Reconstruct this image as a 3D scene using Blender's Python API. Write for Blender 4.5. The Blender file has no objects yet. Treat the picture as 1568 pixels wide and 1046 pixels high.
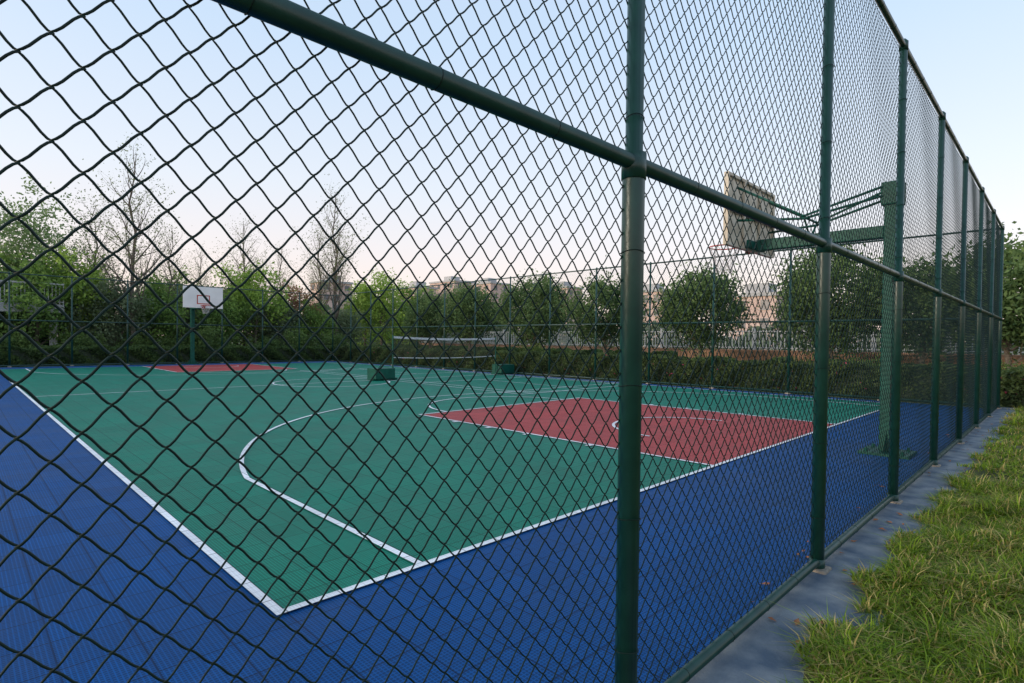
import bpy, math, random
import numpy as np
from mathutils import Matrix, Vector
random.seed(5); rng=np.random.default_rng(5)
# ---------------- camera fit ----------------
def camR(yaw,pitch,roll):
    return (Matrix.Rotation(yaw,3,'Z')@Matrix.Rotation(math.pi/2-pitch,3,'X')@Matrix.Rotation(roll,3,'Z'))
def proj(s,l,z,p,R):
    v=R.transposed()@Vector((-l,s,z-p[5]))
    return 784+p[0]*v.x/-v.z, 523-p[0]*v.y/-v.z+p[4]
tops=[None,None,(1388,68),(1440,180),(1474,245),(1500,290),(1520,325),(1535,350)]
mids=[(975,250),(1262,370),(1376,425),(1435,447),(1469,462),(1497,473),(1519,482),(1535,488)]
bots=[None,(1245,877),(1368,775),(1430,715),(1465,682),(1495,655),(1517,635),(1533,620)]
def xat(a,b,y):
    return a[0]+(b[0]-a[0])*(y-a[1])/(b[1]-a[1])
def yat(a,b,x):
    return a[1]+(b[1]-a[1])*(x-a[0])/(b[0]-a[0])
def resid(p):
    f,yaw,pitch,roll,sh,h,d,Hm,Ht,sp0,dsp,lb,s0=p
    R=camR(yaw,pitch,roll); r=[]
    def ad(pt,ob,w=1): r.extend([(pt[0]-ob[0])*w,(pt[1]-ob[1])*w])
    for k in range(8):
        s=sp0+k*dsp
        if tops[k]: ad(proj(s,d,Ht,p,R),tops[k])
        ad(proj(s,d,Hm,p,R),mids[k])
        if bots[k]: ad(proj(s,d,0.0,p,R),bots[k])
    a=proj(sp0,d,Hm,p,R); b=proj(sp0,d,.5,p,R)
    r.append(xat(a,b,1046)-951); r.append(xat(a,b,0)-979)
    a=proj(sp0+dsp,d,Hm,p,R); b=proj(sp0+dsp,d,.5,p,R); r.append(xat(a,b,0)-1272)
    ad(proj(s0,lb,0,p,R),(430,943)); ad(proj(s0+.9,lb,0,p,R),(640,868))
    ad(proj(s0+5.05,lb,0,p,R),(1097,711)); ad(proj(s0+9.95,lb,0,p,R),(1278,655),.7)
    ad(proj(s0+5.05,lb+5.8,0,p,R),(655,635),.5); ad(proj(s0+.9,lb+2.99,0,p,R),(373,733),.7)
    a=proj(s0,lb+.5,0,p,R); b=proj(s0,lb+14,0,p,R)
    r.append(xat(a,b,752)-215); r.append(xat(a,b,639)-75)
    r.append((xat(a,b,572)-0)*.5)
    ad(proj(s0+7.5,lb+29.2,0,p,R),(293,559),1.5)
    ad(proj(s0+7.5,lb+27.6,3.91,p,R),(311,440),1.0); ad(proj(s0+7.5,lb+27.6,2.86,p,R),(311,472),1.0)
    S=sp0+7*dsp
    a=proj(S,8,Ht,p,R); b=proj(S,30,Ht,p,R); r.append(yat(a,b,1100)-400); r.append(yat(a,b,540)-453)
    a=proj(S,8,0,p,R); b=proj(S,30,0,p,R); r.append(yat(a,b,1100)-596); r.append((yat(a,b,560)-555)*1.5)
    r.append((pitch-0.005)*200); r.append(sh*.05)
    return np.array(r)
p=np.array([842,math.radians(45),.01,.006,-5,1.45,1.13,2.18,4.5,1.7,2.2,2.96,1.2],float)
lam=1e-2; best=(resid(p)**2).sum()
for it in range(80):
    r=resid(p); J=np.zeros((len(r),len(p)))
    for i in range(len(p)):
        q=p.copy(); e=1e-5*max(1,abs(q[i])); q[i]+=e; J[:,i]=(resid(q)-r)/e
    A=J.T@J; dp=np.linalg.solve(A+lam*np.diag(np.diag(A)+1e-9),-J.T@r)
    c=(resid(p+dp)**2).sum()
    if c<best: p=p+dp; best=c; lam*=.4
    else: lam*=4
f,yaw,pitch,roll,sh,h,d,Hm,Ht,sp0,dsp,lb,s0=[float(x) for x in p]
scene=bpy.context.scene
cd=bpy.data.cameras.new("camera"); cam=bpy.data.objects.new("camera",cd); scene.collection.objects.link(cam)
M=camR(yaw,pitch,roll).to_4x4(); M.translation=(0,0,h); cam.matrix_world=M
cd.sensor_width=36; cd.lens=f/1568*36; cd.shift_y=sh/1568; cd.clip_end=3000; cd.clip_start=.05
scene.camera=cam
scene.view_settings.view_transform='Standard'; scene.view_settings.look='None'; scene.view_settings.exposure=0

# ---------------- materials ----------------
def newmat(name):
    m=bpy.data.materials.new(name); m.use_nodes=True; nt=m.node_tree
    return m,nt,nt.nodes['Principled BSDF']
def N(nt,t,**k):
    n=nt.nodes.new(t)
    for a,b in k.items(): setattr(n,a,b)
    return n
def setin(n,**k):
    for a,b in k.items(): n.inputs[a].default_value=b
def noisy(name,c1,c2,scale=5,rough=.6,bump=0,bscale=60,metal=0,spec=.5,detail=6):
    m,nt,bs=newmat(name)
    tc=N(nt,'ShaderNodeTexCoord'); nz=N(nt,'ShaderNodeTexNoise'); nz.inputs['Scale'].default_value=scale; nz.inputs['Detail'].default_value=detail
    nt.links.new(tc.outputs['Object'],nz.inputs['Vector'])
    cr=N(nt,'ShaderNodeValToRGB'); cr.color_ramp.elements[0].position=.35; cr.color_ramp.elements[1].position=.65
    cr.color_ramp.elements[0].color=(*c1,1); cr.color_ramp.elements[1].color=(*c2,1)
    nt.links.new(nz.outputs['Fac'],cr.inputs['Fac']); nt.links.new(cr.outputs['Color'],bs.inputs['Base Color'])
    bs.inputs['Roughness'].default_value=rough; bs.inputs['Metallic'].default_value=metal
    bs.inputs['Specular IOR Level'].default_value=spec
    if bump:
        n2=N(nt,'ShaderNodeTexNoise'); n2.inputs['Scale'].default_value=bscale; n2.inputs['Detail'].default_value=4
        nt.links.new(tc.outputs['Object'],n2.inputs['Vector'])
        b=N(nt,'ShaderNodeBump'); b.inputs['Strength'].default_value=bump; b.inputs['Distance'].default_value=.01
        nt.links.new(n2.outputs['Fac'],b.inputs['Height']); nt.links.new(b.outputs['Normal'],bs.inputs['Normal'])
    return m
def attrmat(name,rough=.6,trans=.3,spec=.3):
    m,nt,bs=newmat(name)
    at=N(nt,'ShaderNodeAttribute'); at.attribute_name='Col'
    nt.links.new(at.outputs['Color'],bs.inputs['Base Color'])
    bs.inputs['Roughness'].default_value=rough; bs.inputs['Specular IOR Level'].default_value=spec
    tr=N(nt,'ShaderNodeBsdfTranslucent'); nt.links.new(at.outputs['Color'],tr.inputs['Color'])
    mx=N(nt,'ShaderNodeMixShader'); mx.inputs[0].default_value=trans
    out=nt.nodes['Material Output']
    nt.links.new(bs.outputs[0],mx.inputs[1]); nt.links.new(tr.outputs[0],mx.inputs[2]); nt.links.new(mx.outputs[0],out.inputs['Surface'])
    return m
def tilemat(name,c,paint=False):
    m,nt,bs=newmat(name)
    tc=N(nt,'ShaderNodeTexCoord'); sp=N(nt,'ShaderNodeSeparateXYZ'); nt.links.new(tc.outputs['Object'],sp.inputs[0])
    def mth(op,a,b=None,c=None):
        n=N(nt,'ShaderNodeMath',operation=op)
        for i,v in enumerate([a,b,c]):
            if v is None: continue
            if isinstance(v,(int,float)): n.inputs[i].default_value=v
            else: nt.links.new(v,n.inputs[i])
        return n.outputs[0]
    X,Y=sp.outputs[0],sp.outputs[1]
    def stripe(ax,per,w):
        return mth('LESS_THAN',mth('FRACT',mth('MULTIPLY',ax,1/per)),w)
    rib=mth('MAXIMUM',stripe(X,.0190,.3),stripe(Y,.0190,.3))
    seam=mth('MAXIMUM',stripe(X,.3048,.03),stripe(Y,.3048,.03))
    sub=mth('MAXIMUM',stripe(X,.0762,.10),stripe(Y,.0762,.10))
    nz=N(nt,'ShaderNodeTexNoise'); setin(nz,Scale=.9,Detail=8.0,Roughness=.65); nt.links.new(tc.outputs['Object'],nz.inputs['Vector'])
    wn=N(nt,'ShaderNodeTexWhiteNoise',noise_dimensions='2D')
    cb=N(nt,'ShaderNodeCombineXYZ'); nt.links.new(mth('FLOOR',mth('MULTIPLY',X,1/.3048)),cb.inputs[0]); nt.links.new(mth('FLOOR',mth('MULTIPLY',Y,1/.3048)),cb.inputs[1])
    nt.links.new(cb.outputs[0],wn.inputs['Vector'])
    k=mth('MULTIPLY_ADD',rib,.55 if not paint else .15,.55 if not paint else .9)
    k=mth('MULTIPLY',k,mth('MULTIPLY_ADD',seam,-.5,1.0))
    k=mth('MULTIPLY',k,mth('MULTIPLY_ADD',sub,-.18,1.0))
    k=mth('MULTIPLY',k,mth('MULTIPLY_ADD',nz.outputs['Fac'],.8,.62))
    k=mth('MULTIPLY',k,mth('MULTIPLY_ADD',wn.outputs['Value'],.16,.93))
    n3=N(nt,'ShaderNodeTexNoise'); setin(n3,Scale=.35,Detail=10.0,Roughness=.7,Distortion=1.2); nt.links.new(tc.outputs['Object'],n3.inputs['Vector'])
    st=N(nt,'ShaderNodeMapRange'); st.inputs[1].default_value=.55; st.inputs[2].default_value=.72; nt.links.new(n3.outputs['Fac'],st.inputs[0])
    vm=N(nt,'ShaderNodeVectorMath',operation='SCALE'); vm.inputs[0].default_value=c; nt.links.new(k,vm.inputs['Scale'])
    mx=N(nt,'ShaderNodeMix',data_type='RGBA'); nt.links.new(mth('MULTIPLY',st.outputs[0],.09),mx.inputs[0])
    nt.links.new(vm.outputs[0],mx.inputs[6]); mx.inputs[7].default_value=(.14,.15,.15,1)
    nt.links.new(mx.outputs[2],bs.inputs['Base Color'])
    nt.links.new(mth('MULTIPLY_ADD',nz.outputs['Fac'],.3,.42),bs.inputs['Roughness'])
    bs.inputs['Specular IOR Level'].default_value=.12
    b=N(nt,'ShaderNodeBump'); setin(b,Strength=.35,Distance=.004)
    nt.links.new(mth('SUBTRACT',rib,seam),b.inputs['Height']); nt.links.new(b.outputs[0],bs.inputs['Normal'])
    return m
m_blue=tilemat('court_tile_blue',(.0005,.070,.245))
m_green=tilemat('court_tile_green',(.010,.205,.135))
m_red=tilemat('court_tile_red',(.45,.070,.068))
m_white=tilemat('court_line_white',(.78,.80,.82),True)
m_fence=noisy('green_fence_paint',(.004,.034,.026),(.007,.048,.036),12,.35,.05,200)
m_wire=noisy('green_pvc_wire',(.003,.013,.010),(.005,.022,.016),30,.5,spec=.22)
m_hoop=noisy('green_hoop_paint',(.003,.060,.043),(.005,.090,.064),6,.5,spec=.25)
m_conc=noisy('painted_concrete',(.06,.095,.14),(.20,.23,.25),5,.8,.6,80,detail=10)
m_foot=noisy('rough_concrete',(.22,.19,.15),(.35,.30,.24),30,.9,.5,60)
m_soil=noisy('soil_grass',(.04,.055,.015),(.11,.10,.035),6,.95,.6,40)
m_lawn=noisy('lawn',(.07,.10,.03),(.13,.15,.055),.6,.95,.5,20)
m_bark=noisy('bark',(.08,.065,.05),(.19,.16,.13),20,.9,.4,60)
m_leaf=attrmat('leaves',trans=.4); m_grass=attrmat('grass_blades',.55,.3,.15)
m_wall=noisy('pink_render',(.58,.42,.37),(.66,.50,.44),.3,.85)
m_wall2=noisy('cream_render',(.58,.55,.53),(.66,.62,.60),.3,.85)
m_glass=noisy('dark_window',(.07,.08,.10),(.14,.15,.18),2,.25)
m_rail=noisy('white_metal',(.36,.37,.38),(.48,.48,.48),3,.5)
m_bwood=noisy('brown_wood',(.24,.13,.08),(.38,.22,.14),3,.8)
m_board=noisy('weathered_board',(.50,.42,.31),(.74,.66,.54),5,.7)
m_bwhite=noisy('white_board',(.75,.75,.75),(.85,.85,.85),2,.5)
m_redp=noisy('red_paint',(.35,.03,.02),(.5,.05,.03),8,.5)
m_rope=noisy('net_cord',(.35,.35,.4),(.7,.7,.72),30,.8)
m_darknet=noisy('dark_net',(.03,.03,.03),(.06,.05,.05),30,.8)
m_slab=noisy('grey_slab',(.38,.38,.39),(.50,.50,.50),1,.85)
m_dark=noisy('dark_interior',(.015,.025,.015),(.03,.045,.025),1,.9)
m_deadleaf=noisy('dead_leaf',(.20,.07,.03),(.35,.14,.05),20,.8)

def W(s,l,z=0): return (-l,s,z)
def link(o,parent=None):
    scene.collection.objects.link(o)
    if parent: o.parent=parent
    return o
def empty(name): 
    o=bpy.data.objects.new(name,None); o.empty_display_size=.2; return link(o)
class MB:
    def __init__(s): s.v=[];s.f=[];s.m=[]
    def quad(s,pts,mi=0):
        b=len(s.v); s.v+=[tuple(q) for q in pts]; s.f.append(tuple(range(b,b+len(pts)))); s.m.append(mi)
    def box(s,a,b,mi=0):
        x0,y0,z0=[min(a[i],b[i]) for i in range(3)]; x1,y1,z1=[max(a[i],b[i]) for i in range(3)]
        o=len(s.v); s.v+=[(x0,y0,z0),(x1,y0,z0),(x1,y1,z0),(x0,y1,z0),(x0,y0,z1),(x1,y0,z1),(x1,y1,z1),(x0,y1,z1)]
        for q in [(0,3,2,1),(4,5,6,7),(0,1,5,4),(1,2,6,5),(2,3,7,6),(3,0,4,7)]:
            s.f.append(tuple(o+i for i in q)); s.m.append(mi)
    def tube(s,pts,r,n=10,mi=0,cap=True):
        pts=[Vector(q) for q in pts]
        if not hasattr(r,'__len__'): r=[r]*len(pts)
        t=(pts[1]-pts[0]).normalized(); u=t.cross(Vector((0,0,1)))
        if u.length<.05: u=t.cross(Vector((1,0,0)))
        u.normalize(); o=len(s.v)
        for i,q in enumerate(pts):
            if i==0: t=pts[1]-pts[0]
            elif i==len(pts)-1: t=pts[-1]-pts[-2]
            else: t=(pts[i+1]-q).normalized()+(q-pts[i-1]).normalized()
            t.normalize(); u=(u-t*u.dot(t)).normalized(); w=t.cross(u)
            for j in range(n):
                a=2*math.pi*j/n; s.v.append(tuple(q+(u*math.cos(a)+w*math.sin(a))*r[i]))
        for i in range(len(pts)-1):
            for j in range(n):
                a=o+i*n+j; b=o+i*n+(j+1)%n; s.f.append((a,b,b+n,a+n)); s.m.append(mi)
        if cap:
            s.f.append(tuple(o+j for j in range(n))[::-1]); s.m.append(mi)
            e=o+(len(pts)-1)*n; s.f.append(tuple(e+j for j in range(n))); s.m.append(mi)
    def mesh(s,name,mats,smooth=False):
        me=bpy.data.meshes.new(name); me.from_pydata(s.v,[],s.f)
        for m in mats: me.materials.append(m)
        me.polygons.foreach_set('material_index',s.m)
        if smooth: me.polygons.foreach_set('use_smooth',[len(q)==4 for q in s.f])
        me.update(); return me
    def obj(s,name,mats,parent=None,smooth=False,bevel=0):
        o=link(bpy.data.objects.new(name,s.mesh(name,mats,smooth)),parent)
        if bevel:
            b=o.modifiers.new('bevel','BEVEL'); b.width=bevel; b.segments=2; b.limit_method='ANGLE'
        return o
def npmesh(name,V,F,mats,cols=None,smooth=False):
    me=bpy.data.meshes.new(name); nv=len(V); nf=len(F); k=F.shape[1]
    me.vertices.add(nv); me.vertices.foreach_set('co',V.astype(np.float32).ravel())
    me.loops.add(nf*k); me.loops.foreach_set('vertex_index',F.astype(np.int32).ravel())
    me.polygons.add(nf); me.polygons.foreach_set('loop_start',np.arange(0,nf*k,k,dtype=np.int32)); 
    me.polygons.foreach_set('loop_total',np.full(nf,k,dtype=np.int32))
    if smooth: me.polygons.foreach_set('use_smooth',np.ones(nf,dtype=bool))
    for m in mats: me.materials.append(m)
    me.update(calc_edges=True)
    if cols is not None:
        ca=me.color_attributes.new('Col','FLOAT_COLOR','POINT')
        c4=np.ones((nv,4),np.float32); c4[:,:3]=cols; ca.data.foreach_set('color',c4.ravel())
    return me

# ---------------- ground & court ----------------
S=sp0+7*dsp; D=1.864*S
cl=lb+14; sc=s0+7.5
g=MB(); g.quad([(-900,-900,-.01),(900,-900,-.01),(900,900,-.01),(-900,900,-.01)]); g.obj('ground',[m_lawn])
nb=int(round((D-d)/dsp)); D=max(d+nb*dsp, lb+28+1.9)
dspf=(D-d)/nb
g=MB(); g.quad([W(-14,D,.0),W(-14,d-.05,.0),W(S,d-.05,.0),W(S,D,.0)]); g.obj('court_surround',[m_blue])
g=MB(); g.quad([W(s0,lb+28,.004),W(s0,lb,.004),W(s0+15,lb,.004),W(s0+15,lb+28,.004)]); g.obj('court_floor',[m_green])
g=MB()
for (a,b) in ((lb,lb+5.8),(lb+22.2,lb+28)):
    g.quad([W(sc-2.45,b,.008),W(sc-2.45,a,.008),W(sc+2.45,a,.008),W(sc+2.45,b,.008)])
g.obj('court_key_paint',[m_red])
g=MB(); zc=[.012]
def line(sa,la,sb,lb_,w=.05):
    z=zc[0]; zc[0]+=.0002
    if abs(sa-sb)<1e-6: g.quad([W(sa-w/2,lb_,z),W(sa-w/2,la,z),W(sa+w/2,la,z),W(sa+w/2,lb_,z)])
    else: g.quad([W(sa,la+w/2,z),W(sa,la-w/2,z),W(sb,la-w/2,z),W(sb,la+w/2,z)])
def arc(sx,lx,r,a0,a1,w=.05,n=48):
    z=zc[0]; zc[0]+=.0002
    for i in range(n):
        a=a0+(a1-a0)*i/n; b=a0+(a1-a0)*(i+1)/n
        P=lambda t,rr: W(sx+rr*math.sin(t),lx+rr*math.cos(t),z)
        g.quad([P(a,r-w/2),P(b,r-w/2),P(b,r+w/2),P(a,r+w/2)][::-1])
line(s0-.025,lb,s0+15.025,lb); line(s0-.025,lb+28,s0+15.025,lb+28)
line(s0,lb+.025,s0,lb+27.975); line(s0+15,lb+.025,s0+15,lb+27.975); line(s0+.025,cl,s0+14.975,cl)
arc(sc,cl,1.8,0,2*math.pi,.05,64)
for sg,bl in ((1,lb),(-1,lb+28)):
    L=lambda x: bl+sg*x
    for q in (-1,1):
        line(sc+q*2.45,L(.025),sc+q*2.45,L(5.8)); line(sc+q*6.6,L(.025),sc+q*6.6,L(2.99))
        for t in (1.75,2.95,3.8,4.65): line(sc+q*2.475,L(t),sc+q*2.58,L(t),.08)
    line(sc-2.475,L(5.8),sc+2.475,L(5.8))
    a=math.acos(1.41/6.75)
    base=0 if sg==1 else math.pi
    arc(sc,L(1.575),6.75,base-a,base+a,.05,80)
    arc(sc,L(5.8),1.8,base-math.pi/2,base+math.pi/2)
    arc(sc,L(1.575),1.25,base-math.pi/2,base+math.pi/2)
bs0,bs1=10.6,16.2
for s_ in (bs0,bs0+.46,bs1-.46,bs1,(bs0+bs1)/2): 
    if s_==(bs0+bs1)/2: line(s_,cl-6.7,s_,cl-1.98,.04); line(s_,cl+1.98,s_,cl+6.7,.04)
    else: line(s_,cl-6.7,s_,cl+6.7,.04)
for l_ in (cl-6.7,cl-5.94,cl-1.98,cl+1.98,cl+5.94,cl+6.7): line(bs0,l_,bs1,l_,.04)
g.obj('court_lines',[m_white])
pe=d-.34*d/1.13
g=MB()
g.box(W(-14,pe-.12,-.05),W(S+1,d+.06,.02)); g.obj('path',[m_conc],bevel=.01)

# ---------------- chain link fence ----------------
def wirepanel(name,width,H,r,ns_,pts_leg,z0=.06,hp=.04,P0=.04):
    nw=int(round(width/P0)); P=width/nw; dep=r*1.15
    legs=int(H/hp)+1; path=[]
    for i in range(legs):
        z=i*hp
        right=(i%2==0)
        xs=P+r*.9 if right else -r*.9
        path.append((xs,0,z))
        sg=1 if right else -1
        for t in pts_leg:
            tz=t-.045*math.sin(2*math.pi*t)
            x=(P*(1-t)) if right else P*t
            path.append((x,sg*dep,z+hp*tz))
    path=np.array(path); T=np.gradient(path,axis=0); T/=np.linalg.norm(T,axis=1)[:,None]
    ref=np.array([0,1.,0]); U=np.cross(T,ref); U/=np.linalg.norm(U,axis=1)[:,None]; Wv=np.cross(T,U)
    a=np.arange(ns_)*2*np.pi/ns_
    ring=path[:,None,:]+r*(np.cos(a)[None,:,None]*U[:,None,:]+np.sin(a)[None,:,None]*Wv[:,None,:])
    n=len(path); V=[];F=[]
    i=np.arange(n-1)[:,None]*ns_; j=np.arange(ns_)[None,:]; jn=(j+1)%ns_
    f0=np.stack([i+j,i+jn,i+ns_+jn,i+ns_+j],-1).reshape(-1,4)
    for k in range(nw):
        v=ring.reshape(-1,3).copy(); v[:,0]+=k*P; v[:,2]+=(k%2)*hp-hp
        zz=v[:,2]; env=np.sin(np.pi*k/nw)
        v[:,0]+=env*.0025*np.sin(zz*5+k*.35); v[:,2]+=.0025*np.sin(k*.5+zz*3)*env; v[:,1]+=env*.006*np.sin(zz*2.2+k*.12)
        v[:,2]=np.clip(v[:,2]+z0,z0-.005,H); V.append(v); F.append(f0+k*n*ns_)
    return npmesh(name,np.concatenate(V),np.concatenate(F),[m_wire],None,True)
me_near=wirepanel('mesh_panel',dsp,Ht-.03,.0021*d/1.05,6,(.12,.32,.68,.88),hp=.0376*d,P0=.0355*d)
me_far=wirepanel('mesh_panel_far',dsp,Ht-.03,.0014,3,(.5,),hp=.0376*d,P0=.0355*d)
def fence(name,start,dirv,nbay,wire,side,sharedpost=True,ds=None,ties=False):
    ds=ds or dsp
    e=empty(name); mb=MB(); mm=MB(); tw=MB()
    ang=math.atan2(dirv[0],-dirv[1])
    for k in range(nbay+1):
        s=start[0]+dirv[0]*ds*k; l=start[1]+dirv[1]*ds*k
        if k>0 or sharedpost:
            mb.tube([W(s,l,-.02),W(s,l,Hm-.0),W(s,l,Hm+.02),W(s,l,Hm+.021),W(s,l,Ht+.04),W(s,l,Ht+.06)],[.040,.040,.036,.031,.031,.015],16)
            mb.tube([W(s,l,Hm-.06),W(s,l,Hm+.03)],[.044,.044],16)
            mb.tube([W(s,l,.0),W(s,l,.09)],[.046,.044],16)
            mb.tube([W(s,l,Ht-.04),W(s,l,Ht+.035)],[.036,.036],16)
            mm.box(W(s-.07,l-.07,-.02),W(s+.07,l+.07,.035))
            if ties:
                z=.35
                while z<Ht-.1:
                    r_=.0425 if z<Hm-.03 else .0335
                    if abs(z-Hm)>.1: tw.tube([W(s+r_*math.sin(a),l+r_*math.cos(a),z+.004*math.sin(a*2)) for a in np.linspace(0,2*math.pi,17)],.0016,5)
                    z+=.47
        if ties and k<nbay:
            for zr,rr in ((Hm,.0275),(.07,.0265),(Ht,.0245)):
                for j in range(1,5):
                    ss_=s+ds*j/5
                    tw.tube([W(ss_+.004*math.sin(a),l+rr*math.cos(a),zr+rr*math.sin(a)) for a in np.linspace(0,2*math.pi,13)],.0015,5)
        if k<nbay:
            o=bpy.data.objects.new('chain_link_%d'%k,wire); link(o,e)
            nx,ny=-math.sin(ang)*side*.020,math.cos(ang)*side*.020
            x,y,_=W(s,l); o.location=(x+nx,y+ny,0); o.rotation_euler=(0,0,ang); o.scale=(ds/dsp,1,1)
    x1=W(start[0]+dirv[0]*ds*nbay,start[1]+dirv[1]*ds*nbay,0); x0=W(start[0],start[1],0)
    for z,r in ((Ht,.024),(Hm,.027),(.07,.026)):
        mb.tube([(x0[0],x0[1],z),(x1[0],x1[1],z)],r,14)
    mb.obj('posts_and_rails',[m_fence],e,True); mm.obj('concrete_feet',[m_foot],e,bevel=.012)
    if ties: tw.obj('tie_wires',[m_wire],e,True)
    return e
fence('chain_link_fence',(sp0-4*dsp,d),(1,0),11,me_near,1,ties=True)
fence('chain_link_fence',(S,d),(0,1),nb,me_far,-1,False,dspf)
fence('chain_link_fence',(S,D),(-1,0),12,me_far,-1,False)

# ---------------- hoops ----------------
def hoop(sg,bl,wood):
    e=empty('basketball_hoop'); o_=.22 if sg==1 else 0
    L=lambda x: bl+sg*(x+o_); s=sc+.05
    pl=-1.44 if sg==1 else -1.35; bd=.42
    mb=MB()
    w=.085
    mb.box(W(s-w,L(pl-w),.03),W(s+w,L(pl+w),3.32)); 
    mb.box(W(s-.12,L(pl-.12),3.28),W(s+.12,L(pl+.12),3.58))
    mb.obj('pole',[m_hoop],e,bevel=.015)
    mb=MB(); mb.box(W(s-.28,L(pl-.28),.0),W(s+.28,L(pl+.28),.035))
    for a in (-1,1):
        for b in (-1,1): mb.tube([W(s+a*.2,L(pl+b*.2),.03),W(s+a*.2,L(pl+b*.2),.08)],.02,8)
    for a in (-1,1):
        mb.quad([W(s+a*w,L(pl),.035),W(s+a*.26,L(pl),.035),W(s+a*w,L(pl),.3)])
    mb.obj('base_plate',[m_hoop],e)
    mb=MB(); mb.box(W(s-.08,L(pl+w),2.86),W(s+.08,L(bd-.12),3.02))
    mb.box(W(s-.3,L(bd-.12),2.88),W(s+.3,L(bd-.06),3.0))
    mb.obj('arm',[m_hoop],e,bevel=.01)
    mb=MB()
    for q in (-1,1):
        for zz in (0,.12):
            mb.tube([W(s+q*.12,L(pl+.1),3.52-zz),W(s+q*.3,L(pl+1.0),3.24-zz*.3),W(s+q*.62,L(bd-.05),3.72-zz*4)],.018,8)
        mb.tube([W(s+q*.3,L(pl+1.0),3.24),W(s+q*.06,L(pl+1.0),3.02)],.014,8)
    mb.tube([W(s-.3,L(pl+1),3.23),W(s+.3,L(pl+1),3.23)],.014,8)
    mb.obj('braces',[m_hoop],e,True)
    mb=MB()
    mb.box(W(s-.9,L(bd),2.86),W(s+.9,L(bd+.03),3.91))
    mb.obj('backboard',[m_board if wood else m_bwhite],e,bevel=.005)
    mb=MB()
    for a,b in ((-.9,-.86),(.86,.9),(-.32,-.28),(.28,.32)): mb.box(W(s+a,L(bd-.04),2.87),W(s+b,L(bd-.002),3.90))
    for z in (2.862,3.36,3.868): mb.box(W(s-.895,L(bd-.036),z),W(s+.895,L(bd-.004),z+.04))
    mb.obj('board_frame',[m_board if wood else m_hoop],e)
    mb=MB(); y=bd+.034
    def fr(x0,x1,z0,z1,t):
        mb.box(W(s+x0,L(y-.002),z0),W(s+x1,L(y),z0+t)); mb.box(W(s+x0,L(y-.002),z1-t),W(s+x1,L(y),z1))
        mb.box(W(s+x0,L(y-.002),z0+t),W(s+x0+t,L(y),z1-t)); mb.box(W(s+x1-t,L(y-.002),z0+t),W(s+x1,L(y),z1-t))
    fr(-.295,.295,3.05,3.50,.045)
    mb.obj('board_marking',[m_redp],e)
    mb=MB(); R=.23; cx=bd+.03+.15+R; zr=2.98
    mb.tube([W(s+R*math.sin(a),L(cx+R*math.cos(a)),zr) for a in np.linspace(0,2*math.pi,33)],.01,8)
    mb.box(W(s-.07,L(bd+.03),zr-.04),W(s+.07,L(bd+.19),zr-.005)); mb.box(W(s-.08,L(bd+.03),zr-.14),W(s+.08,L(bd+.045),zr))
    mb.obj('rim',[m_redp],e)
    mb=MB(); n=12; lev=[(0,.23),(.1,.20),(.2,.16),(.3,.13),(.4,.12)]
    for i in range(n):
        for sgn in (1,-1):
            pts=[]
            for k,(dz,rr) in enumerate(lev):
                a=2*math.pi*(i+sgn*.5*k)/n; pts.append(W(s+rr*math.sin(a),L(cx+rr*math.cos(a)),zr-.01-dz))
            mb.tube(pts,.004,4)
    mb.obj('hoop_net',[m_rope],e)
hoop(1,lb,True); hoop(-1,lb+28,False)

# ---------------- badminton net ----------------
e=empty('badminton_net'); n0,n1=10.95,15.95
mb=MB()
for s_,q in ((n0,-1),(n1,1)):
    mb.tube([W(s_,cl,.0),W(s_,cl,1.58)],[.03,.025],10)
    mb.box(W(s_+q*.08,cl-.28,.06),W(s_+q*.85,cl+.28,.42)); mb.box(W(s_-q*.08,cl-.2,.02),W(s_+q*.9,cl+.2,.08))
    mb.tube([W(s_,cl,1.0),W(s_+q*.6,cl,.4)],.015,8)
    for b in (-1,1): mb.tube([W(s_+q*.7,cl+b*.22-.02,.06),W(s_+q*.7,cl+b*.22+.02,.06)],.06,12)
mb.obj('posts_and_weights',[m_hoop],e,bevel=.01)
mb=MB()
sag=lambda t:-.05*4*t*(1-t)
for i in range(20):
    t0,t1=i/20,(i+1)/20; a=n0+.03+(n1-n0-.06)*t0; b=n0+.03+(n1-n0-.06)*t1
    for top,hh,mi in ((1.54,.075,0),(.80,.03,0)):
        mb.quad([W(a,cl,top+sag(t0)-hh),W(b,cl,top+sag(t1)-hh),W(b,cl,top+sag(t1)),W(a,cl,top+sag(t0))],mi)
for i in range(0,101):
    t=i/100; a=n0+.03+(n1-n0-.06)*t; mb.tube([W(a,cl+.003,.8+sag(t)),W(a,cl+.003,1.5+sag(t))],.0025,3,1,False)
for z in np.arange(.84,1.46,.05): mb.tube([W(n0+.03+(n1-n0-.06)*t,cl+.004,z+sag(t)) for t in np.linspace(0,1,9)],.0025,3,1,False)
mb.obj('net',[m_rope,m_darknet],e)

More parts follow.
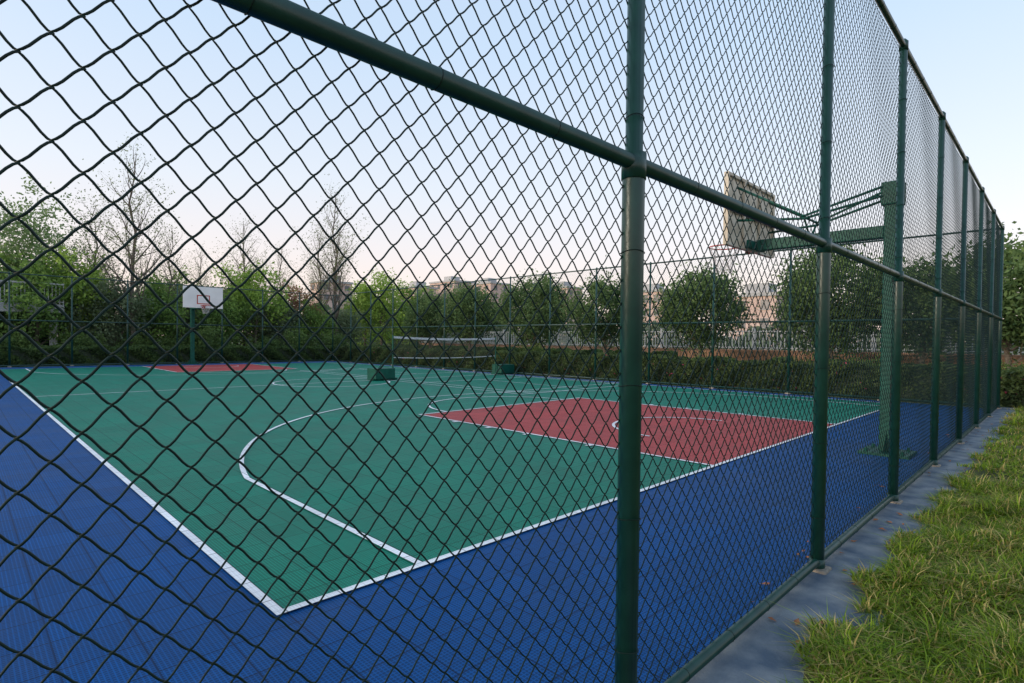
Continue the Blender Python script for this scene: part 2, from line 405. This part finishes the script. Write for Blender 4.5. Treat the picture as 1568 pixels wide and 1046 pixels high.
# ---------------- foliage ----------------
def leafquads(C,L,wd,cols,r=rng):
    n=len(C); a=r.normal(size=(n,3)); a/=np.linalg.norm(a,axis=1)[:,None]
    b=np.cross(a,r.normal(size=(n,3))); b/=np.linalg.norm(b,axis=1)[:,None]
    L=L*(r.uniform(.6,1.3,size=(n,1))); b=b*L*wd; a=a*L
    V=np.stack([C-a,C+b*.9,C+a,C-b*.9],1).reshape(-1,3); F=np.arange(n*4).reshape(-1,4)
    return V,F,np.repeat(cols,4,axis=0)
def joinmesh(name,mb,LV,LF,LC):
    Vt=np.array(mb.v).reshape(-1,3); nt_=len(Vt)
    faces=[tuple(q) for q in mb.f]+[tuple(q) for q in (LF+nt_).tolist()]
    me=bpy.data.meshes.new(name); me.from_pydata(np.concatenate([Vt,LV]).tolist(),[],faces)
    me.materials.append(m_bark); me.materials.append(m_leaf)
    me.polygons.foreach_set('material_index',[0]*len(mb.f)+[1]*len(LF))
    ca=me.color_attributes.new('Col','FLOAT_COLOR','POINT'); c4=np.ones((len(me.vertices),4),np.float32); c4[:nt_,:3]=.1; c4[nt_:,:3]=LC
    ca.data.foreach_set('color',c4.ravel()); me.update(); return me
def branch(mb,p0,dirv,length,r0,r,depth,tips,n=6,up=.15):
    pts=[Vector(p0)]; dv=Vector(dirv).normalized(); k=4
    for i in range(k):
        dv=(dv+Vector(r.normal(size=3))*.12+Vector((0,0,up))).normalized(); pts.append(pts[-1]+dv*length/k)
    mb.tube(pts,[r0*(1-.8*i/k) for i in range(k+1)],n,0,False)
    tips.append(pts[-1]); tips.append(pts[-2])
    if depth>0:
        for j in range(3+depth):
            i=1+j%k; v=Vector(r.normal(size=3)); v=(v-dv*v.dot(dv)).normalized()
            branch(mb,pts[i],(dv*.8+v*.9),length*.55,r0*(1-.8*i/k)*.65,r,depth-1,tips,max(3,n-2),up)
def tree(name,seed,H,base,rad,nclump,nleaf,lsz,c1,c2,spread=.33,squash=1.0,trunk=.1,jit=.25):
    r=np.random.default_rng(seed); mb=MB(); tips=[]
    tp=[Vector((0,0,-.1))]
    for i in range(5): tp.append(Vector((r.normal()*.06,r.normal()*.06,base*.9+ (H*.45)*(i/4)))if i else Vector((0,0,base*.5)))
    mb.tube(tp,[trunk*1.2]+[trunk*(1-.17*i) for i in range(5)],8,0,False)
    for i in range(9):
        a=i*2.4; z=base*.85+(H*.3)*(i/9)
        branch(mb,(0,0,z),(math.cos(a),math.sin(a),.7),rad*.8,trunk*.45,r,1,tips,5)
    cz=(base+H)/2; hz=(H-base)/2
    v=r.normal(size=(nclump,3)); v/=np.linalg.norm(v,axis=1)[:,None]
    q=(r.uniform(.25,1,size=(nclump,1))**.45)*(1+r.normal(size=(nclump,1))*jit*.4)
    C=v*q*np.array([rad,rad,hz])*.86; 
    low=C[:,2]<0; C[low,2]*=squash; C[:,2]+=cz
    csz=rad*spread*r.uniform(.6,1.2,size=nclump)
    idx=r.integers(0,nclump,nleaf); P=C[idx]+r.normal(size=(nleaf,3))*csz[idx][:,None]*.5
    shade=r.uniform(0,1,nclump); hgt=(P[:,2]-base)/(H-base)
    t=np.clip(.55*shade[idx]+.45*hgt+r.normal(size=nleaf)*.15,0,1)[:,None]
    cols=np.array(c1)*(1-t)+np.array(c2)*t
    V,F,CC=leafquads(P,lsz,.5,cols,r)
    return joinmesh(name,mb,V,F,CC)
def baretree(name,seed,H,spread,nleaf,c,lsz=.06):
    r=np.random.default_rng(seed); mb=MB(); tips=[]; pts=[Vector((0,0,-.1))]
    for i in range(1,9): pts.append(Vector((r.normal()*.1*i/4,r.normal()*.1*i/4,H*i/8)))
    mb.tube(pts,[H*.012*(1-.11*i) for i in range(9)],7,0,False)
    for i in range(24):
        t=.22+.74*i/24; k=min(7,int(t*8)); q=pts[k].lerp(pts[k+1],t*8-k); a=i*2.4+r.normal()*.3
        branch(mb,q,(math.cos(a),math.sin(a),1.1),spread*(1.15-t)*1.3+.5,H*.0045*(1.2-t)+.012,r,2 if t<.6 else 1,tips,4,.18)
    T=np.array([list(x) for x in tips]); idx=r.integers(0,len(T),nleaf)
    P=T[idx]+r.normal(size=(nleaf,3))*.18
    cols=np.array(c)*r.uniform(.6,1.3,size=(nleaf,1))
    V,F,CC=leafquads(P,lsz,.5,cols,r); return joinmesh(name,mb,V,F,CC)
G1,G2=(.05,.10,.036),(.20,.30,.10)
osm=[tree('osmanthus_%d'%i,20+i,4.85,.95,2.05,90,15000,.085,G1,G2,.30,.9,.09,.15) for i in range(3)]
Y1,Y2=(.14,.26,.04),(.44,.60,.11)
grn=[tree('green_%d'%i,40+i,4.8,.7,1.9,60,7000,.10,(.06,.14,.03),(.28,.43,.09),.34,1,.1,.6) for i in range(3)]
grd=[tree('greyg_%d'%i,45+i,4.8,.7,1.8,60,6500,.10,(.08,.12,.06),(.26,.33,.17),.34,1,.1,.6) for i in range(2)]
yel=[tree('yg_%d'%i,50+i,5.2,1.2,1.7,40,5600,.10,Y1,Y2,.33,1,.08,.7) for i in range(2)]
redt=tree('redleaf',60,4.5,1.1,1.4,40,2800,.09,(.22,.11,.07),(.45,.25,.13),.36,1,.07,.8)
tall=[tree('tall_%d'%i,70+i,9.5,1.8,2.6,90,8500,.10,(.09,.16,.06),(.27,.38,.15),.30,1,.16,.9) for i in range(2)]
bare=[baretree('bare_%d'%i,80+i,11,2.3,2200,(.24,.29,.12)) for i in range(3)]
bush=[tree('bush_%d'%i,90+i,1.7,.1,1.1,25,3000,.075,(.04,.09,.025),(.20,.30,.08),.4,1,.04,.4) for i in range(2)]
def put(name,me,s,l,sc_=1.0,rot=None,sz=None):
    o=link(bpy.data.objects.new(name,me)); o.location=W(s,l,0); o.rotation_euler=(0,0,random.uniform(0,6.28) if rot is None else rot)
    o.scale=(sc_,sc_,sc_*(sz or 1)); return o
for i,l_ in enumerate([-9,-4,1.2,6.2,11.3,16.4,21.1,26.5,30.9]):
    put('osmanthus_tree',osm[i%3],23+random.uniform(-.3,.3),l_,random.uniform(.97,1.06))
put('osmanthus_tree',osm[1],24.5,3.7,.97)
for i in range(11):
    put('garden_bush',bush[i%2],random.uniform(20.5,22),-3+i*3.4+random.uniform(-.8,.8),random.uniform(.45,.75))
def at(x,l):
    q=(x-784)/f; return l*(1+q)/(1-q)
for x,l_,me,sc_,nm in [(40,40,tall[0],1.0,'poplar_tree'),(95,41,tall[1],.72,'poplar_tree'),(392,38,yel[0],1.22,'young_green_tree'),(585,41,yel[1],1.32,'young_green_tree'),(560,44,yel[0],1.25,'young_green_tree'),(618,43,yel[0],1.28,'young_green_tree'),
    (455,40,redt,1.25,'red_leaf_tree'),(645,43,redt,.9,'red_leaf_tree'),(130,38,yel[1],1.1,'young_green_tree'),(60,37.5,grn[2],1.1,'broadleaf_tree'),(175,37.5,grd[1],1.0,'broadleaf_tree'),(235,38,grn[2],1.0,'broadleaf_tree'),(290,39,grd[0],.95,'broadleaf_tree'),
    (340,37.5,grn[1],.9,'broadleaf_tree'),(420,38.5,grd[0],.95,'broadleaf_tree'),(480,39,grn[0],.88,'broadleaf_tree'),(525,40,grd[1],.82,'broadleaf_tree'),(5,39.5,grn[1],1.25,'broadleaf_tree'),(-80,39,grn[0],1.1,'broadleaf_tree'),(365,41,grd[1],1.2,'broadleaf_tree'),(260,42,grn[0],1.2,'broadleaf_tree'),
    (205,36.5,bare[0],1.04,'bare_tree'),(145,39,bare[1],.8,'bare_tree'),(262,39,bare[2],.72,'bare_tree'),(375,40,bare[1],.85,'bare_tree'),(515,39,bare[2],1.12,'bare_tree'),(430,41,bare[0],.72,'bare_tree'),(490,43,bare[0],.9,'bare_tree'),(310,42,bare[0],.66,'bare_tree')]:
    put(nm,me,at(x,l_),l_,sc_)
for i in range(12):
    put('garden_bush',bush[i%2],-8+i*2.4+random.uniform(-.6,.6),D+random.uniform(2.6,3.8),random.uniform(.7,1.25))
def hedgemesh(name,seed,Lh,wd,ht,n,c1,c2,flowers=0,lsz=.055):
    r=np.random.default_rng(seed); u=r.uniform(0,1,size=(n,3))
    side=r.integers(0,3,n); jit=r.normal(size=n)*.04
    x=u[:,0]*Lh; y=(u[:,1]-.5)*wd; z=u[:,2]*ht
    y=np.where(side==0,-wd/2+abs(jit),np.where(side==1,wd/2-abs(jit),y)); z=np.where(side==2,ht-abs(jit),z)
    bump=.07*np.sin(x*3.1+seed)+.05*np.sin(x*7.3)+.04*np.sin(y*9+x*2); z=z*(1+bump); y=y*(1+.12*np.sin(x*4+z*5))
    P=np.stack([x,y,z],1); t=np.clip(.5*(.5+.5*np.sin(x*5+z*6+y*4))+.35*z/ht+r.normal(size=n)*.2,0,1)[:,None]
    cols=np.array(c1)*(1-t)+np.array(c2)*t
    if flowers:
        k=r.choice(n,flowers,replace=False); cols[k]=(.5,.07,.16)
    V,F,C=leafquads(P,lsz,.6,cols,r)
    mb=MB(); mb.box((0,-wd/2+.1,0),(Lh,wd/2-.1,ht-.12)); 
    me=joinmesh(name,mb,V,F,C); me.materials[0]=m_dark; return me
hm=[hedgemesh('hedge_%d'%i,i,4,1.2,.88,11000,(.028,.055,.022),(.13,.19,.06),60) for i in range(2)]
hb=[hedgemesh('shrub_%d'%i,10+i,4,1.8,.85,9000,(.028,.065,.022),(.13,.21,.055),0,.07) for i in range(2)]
e=empty('hedge')
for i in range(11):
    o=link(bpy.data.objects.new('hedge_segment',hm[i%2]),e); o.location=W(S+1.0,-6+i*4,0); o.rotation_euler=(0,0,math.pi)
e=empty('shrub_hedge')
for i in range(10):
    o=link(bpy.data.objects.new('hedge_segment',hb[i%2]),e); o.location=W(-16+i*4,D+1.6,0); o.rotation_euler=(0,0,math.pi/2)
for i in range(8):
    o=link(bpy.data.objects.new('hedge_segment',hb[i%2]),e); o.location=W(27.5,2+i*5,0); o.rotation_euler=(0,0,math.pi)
def mass(name,pts,n,lsz,hfun,seed):
    r=np.random.default_rng(seed); t=r.uniform(0,1,n); a=np.array(pts[0]); b=np.array(pts[1])
    P=a+(b-a)*t[:,None]; ln=np.linalg.norm(b-a)
    x=t*ln; hh=hfun(x); z=hh*r.uniform(0,1,n)**.8; off=r.normal(size=n)*2*np.sqrt(np.clip(1-(z/hh)**2,0,1))
    nrm=np.array([-(b-a)[1],(b-a)[0]])/ln; P=P+nrm*off[:,None]
    tt=np.clip(.5+.5*np.sin(x*1.1+z*2)*.6+r.normal(size=n)*.2,0,1)[:,None]
    cols=np.array((.09,.13,.08))*(1-tt)+np.array((.22,.28,.16))*tt
    V,F,C=leafquads(np.column_stack([P,z]),lsz,.6,cols,r)
    link(bpy.data.objects.new(name,npmesh(name,V,F,[m_leaf],C)))
hf=lambda k:(lambda x: k*(1+.25*np.sin(x*.35)+.18*np.sin(x*.83+1)+.12*np.sin(x*2.1)))
mass('distant_trees',[(-130,66),(40,60)],26000,.32,hf(3.0),1)
mass('distant_trees',[(-58,-40),(-62,62)],26000,.32,hf(5.0),2)

e=empty('boundary_railing'); mb=MB(); mb.box((-46,33,0),(14,33.2,1.0)); mb.box((-46,32.97,1.0),(14,33.23,1.06)); mb.obj('wall',[m_bwood],e)
mb=MB()
for i in range(0,300): 
    x=-45.9+i*.2; mb.box((x,33.08,1.06),(x+.04,33.12,2.2))
for z in (1.15,2.1): mb.box((-46,33.06,z),(14,33.14,z+.05))
for i in range(21): mb.box((-46+i*3-.08,33.02,1.06),(-46+i*3+.08,33.18,2.35))
mb.obj('railing',[m_rail],e)
e=empty('wooden_fence'); mb=MB()
for i in range(150): mb.box((-14+i*.17,26,0),(-14+i*.17+.14,26.03,1.05+.02*random.random()))
for z in (.25,.7): mb.box((-14,26.03,z),(11.5,26.07,z+.08))
mb.obj('planks',[m_bwood],e)

def building(name,s,l,ws,wl,H,wm,fl):
    e=empty(name); x,y,_=W(s,l)
    mb=MB(); mb.box((x-wl/2,y-ws/2,0),(x+wl/2,y+ws/2,H)); mb.obj('walls',[wm],e)
    mb=MB(); mb.box((x-wl/2-.3,y-ws/2-.3,H),(x+wl/2+.3,y+ws/2+.3,H+.6)); mb.box((x-2,y-2,H+.6),(x+2,y+2,H+2.4)); mb.obj('roof',[m_slab],e)
    mb=MB(); wn=MB(); fh=H/fl
    for k in range(fl):
        z=k*fh+fh*.3
        n=int(wl/3.2)
        for i in range(n):
            xx=x-wl/2+(i+.5)*wl/n; wn.box((xx-.75,y-ws/2-.04,z),(xx+.75,y-ws/2+.02,z+fh*.5)); mb.box((xx-.9,y-ws/2-.15,z-.15),(xx+.9,y-ws/2-.002,z-.02))
        n=int(ws/3.2)
        for i in range(n):
            yy=y-ws/2+(i+.5)*ws/n; wn.box((x+wl/2-.02,yy-.75,z),(x+wl/2+.04,yy+.75,z+fh*.5)); mb.box((x+wl/2+.002,yy-.9,z-.15),(x+wl/2+.15,yy+.9,z-.02))
    wn.obj('windows',[m_glass],e); mb.obj('sills',[m_slab],e)
def bpos(px,z): 
    r=(px-784)/f*z; return (z+r)/math.sqrt(2),(z-r)/math.sqrt(2)
for px,z,ws,wl,H,wm,fl in [(640,190,9,9,18.5,m_wall,6),(692,200,9,14,21.5,m_wall,7),(748,195,9,12,20.5,m_wall,7),(815,190,9,10,18.5,m_wall2,6),(862,185,8,10,18.5,m_wall,6),(508,170,10,7,18,m_wall,6),(1000,150,8,10,14.5,m_wall,4),(1165,100,7,8,9.6,m_wall,3),(1210,105,7,8,8.2,m_wall,3)]:
    s_,l_=bpos(px,z); building('apartment_building',s_,l_,ws,wl,H,wm,fl)
e=empty('terrace_building'); l0=36.6
mb=MB(); mb.box(W(-10,l0,2.55),W(4.0,l0+7,3.0)); mb.obj('slab',[m_slab],e,bevel=.03)
mb=MB()
for s_ in (-9,-5.5,-2,1.4,3.6): mb.box(W(s_-.15,l0+.4,0),W(s_+.15,l0+.7,2.55))
mb.obj('columns',[m_slab],e)
mb=MB(); mb.box(W(-10,l0+4,0),W(3.9,l0+6.5,2.54)); mb.obj('back_wall',[m_dark],e)
mb=MB()
for i in range(94):
    s_=-10+i*.15; mb.box(W(s_,l0+.1,3.0),W(s_+.04,l0+.14,4.0))
mb.box(W(-10,l0+.06,4.0),W(4,l0+.18,4.08)); mb.box(W(-10,l0+.09,3.1),W(4,l0+.15,3.15)); mb.obj('railing',[m_rail],e)

# ---------------- grass strip ----------------
def gz(s,l): return .035+.03*np.sin(s*2.3+l*1.7)*np.sin(l*3.1-s*.9)+.02*np.sin(s*6+l*5)+.03*np.clip(pe-l,0,1)
ss=np.linspace(-14,S+2,300); ll=np.concatenate([np.linspace(pe+.01,-2,60),np.linspace(-2.3,-14,30)])
SS,LL=np.meshgrid(ss,ll,indexing='ij'); LL2=LL.copy(); LL2[:,0]+=.04*np.sin(ss*5)+.03*np.sin(ss*13)
V=np.stack([-LL2,SS,gz(SS,LL)-.01],-1); V[:,0,2]=.012; V=V.reshape(-1,3); nl=len(ll)
i,j=np.meshgrid(np.arange(len(ss)-1),np.arange(nl-1),indexing='ij'); b=(i*nl+j).ravel()
F=np.stack([b,b+nl,b+nl+1,b+1],1)
link(bpy.data.objects.new('grass_verge',npmesh('grass_verge',V,F,[m_soil],None,True)))
def blades(n,sr,lr,hgt,wd,seed,per=26,sp=.04):
    r=np.random.default_rng(seed)
    nt_=n//per; ts=r.uniform(*sr,nt_); tl=r.uniform(*lr,nt_); ti=r.integers(0,nt_,n)
    ox=r.normal(size=n)*sp; oy=r.normal(size=n)*sp
    s=ts[ti]+ox; l=tl[ti]+oy
    tdry=r.uniform(0,1,nt_)[ti]; tH=(r.uniform(.35,1.0,nt_)+.6*(r.uniform(0,1,nt_)>.88))[ti]; tb=r.uniform(.65,1.3,nt_)[ti]
    cl_=.5+.5*np.sin(s*4.1+1.3*np.sin(l*5))*np.sin(l*6.3+np.sin(s*3))
    edge=pe+.03+.07*np.sin(s*7)+.04*np.sin(s*17); keep=l<edge
    s,l,cl_,tdry,tH,tb,ox,oy=[q[keep] for q in (s,l,cl_,tdry,tH,tb,ox,oy)]; n=len(s)
    H=hgt*r.uniform(.5,1.3,n)*tH*(.7+.5*cl_); a=np.arctan2(ox,-oy)+r.normal(size=n)*.9; lean=r.uniform(.4,1.8,n)
    dx,dy=np.cos(a),np.sin(a); px,py=-dy,dx; w=wd*r.uniform(.6,1.5,n)
    z0=gz(s,l)-.015; x0,y0=-l,s
    def P(t,side): 
        off=lean*H*t*t*.9; zz=z0+H*(t-.45*t*t*np.minimum(lean,1.3)); ww=w*(1-t**1.5)*side
        return np.stack([x0+dx*off+px*ww,y0+dy*off+py*ww,zz],1)
    V=np.stack([P(0,-1),P(0,1),P(.5,1.1),P(.5,-1.1),P(.98,1),P(.98,-1)],1).reshape(-1,3)
    b=np.arange(n)[:,None]*6; F=np.concatenate([b+np.array([0,1,2,3]),b+np.array([3,2,4,5])])
    t=r.uniform(0,1,n)[:,None]; dry=(r.uniform(0,1,n)<(.08+.5*(tdry>.74)+.12*(1-cl_)))[:,None]
    green=np.array((.06,.14,.010))*(1-t)+np.array((.30,.42,.035))*t
    straw=np.array((.38,.29,.09))*(1-t)+np.array((.66,.54,.20))*t
    c=np.where(dry,straw,green)*tb[:,None]; return V,F,np.repeat(c,6,axis=0)
parts=[blades(135000,(2.0,7.5),(-1.3,pe+.1),.115,.0036,1),blades(90000,(7.5,S+1.5),(-4,pe+.1),.12,.006,2,26,.08),blades(16000,(-2,2.0),(-1.5,pe+.1),.10,.004,3)]
o=0;VV=[];FF=[];CC=[]
for v,f_,c in parts: VV.append(v);FF.append(f_+o);CC.append(c);o+=len(v)
link(bpy.data.objects.new('grass',npmesh('grass',np.concatenate(VV),np.concatenate(FF),[m_grass],np.concatenate(CC))))
mb=MB()
for i in range(80):
    s_=random.uniform(2.5,14); l_=random.uniform(pe+.02,d-.02) if i%3 else random.uniform(d+.05,d+.3); q=random.uniform(.008,.026); a=random.uniform(0,6.28); z=.026
    if l_>d: z=.01
    c=[W(s_+q*math.cos(a+k*math.pi/3)*(1.4 if k in(0,3) else .6),l_+q*math.sin(a+k*math.pi/3)*(1.4 if k in (0,3) else .6),z+random.uniform(0,.012)) for k in range(6)]
    mb.quad(c)
mb.obj('fallen_leaves',[m_deadleaf])

# ---------------- light ----------------
w=bpy.data.worlds.new('World'); scene.world=w; w.use_nodes=True; nt=w.node_tree
bg=nt.nodes['Background']; out=nt.nodes['World Output']
sky=N(nt,'ShaderNodeTexSky',sky_type='NISHITA'); sky.sun_disc=False; 
sun_el=math.radians(14); az=math.radians(200)
sky.sun_elevation=sun_el; sky.sun_rotation=az; sky.dust_density=2.0
nt.links.new(sky.outputs[0],bg.inputs[0]); bg.inputs[1].default_value=.065
tc=N(nt,'ShaderNodeTexCoord'); sp=N(nt,'ShaderNodeSeparateXYZ'); nt.links.new(tc.outputs['Generated'],sp.inputs[0])
cr=N(nt,'ShaderNodeValToRGB'); els=cr.color_ramp.elements
els[0].position=0; els[0].color=(.84,.64,.58,1); els[1].position=1; els[1].color=(.34,.49,.72,1)
for pos,c in ((.10,(.82,.68,.65)),(.25,(.69,.71,.76)),(.45,(.53,.65,.80))):
    q=els.new(pos); q.color=(*c,1)
nt.links.new(sp.outputs[2],cr.inputs[0])
b2=N(nt,'ShaderNodeBackground'); b2.inputs[1].default_value=1.05; nt.links.new(cr.outputs[0],b2.inputs[0])
ad=N(nt,'ShaderNodeAddShader'); nt.links.new(bg.outputs[0],ad.inputs[0]); nt.links.new(b2.outputs[0],ad.inputs[1]); nt.links.new(ad.outputs[0],out.inputs[0])
sl=bpy.data.lights.new('sun','SUN'); sl.energy=1.5; sl.angle=math.radians(12); sl.color=(1,.86,.72)
so=link(bpy.data.objects.new('sun',sl))
dv=Vector((math.sin(az)*math.cos(sun_el),math.cos(az)*math.cos(sun_el),math.sin(sun_el)))
so.rotation_euler=dv.to_track_quat('Z','Y').to_euler()
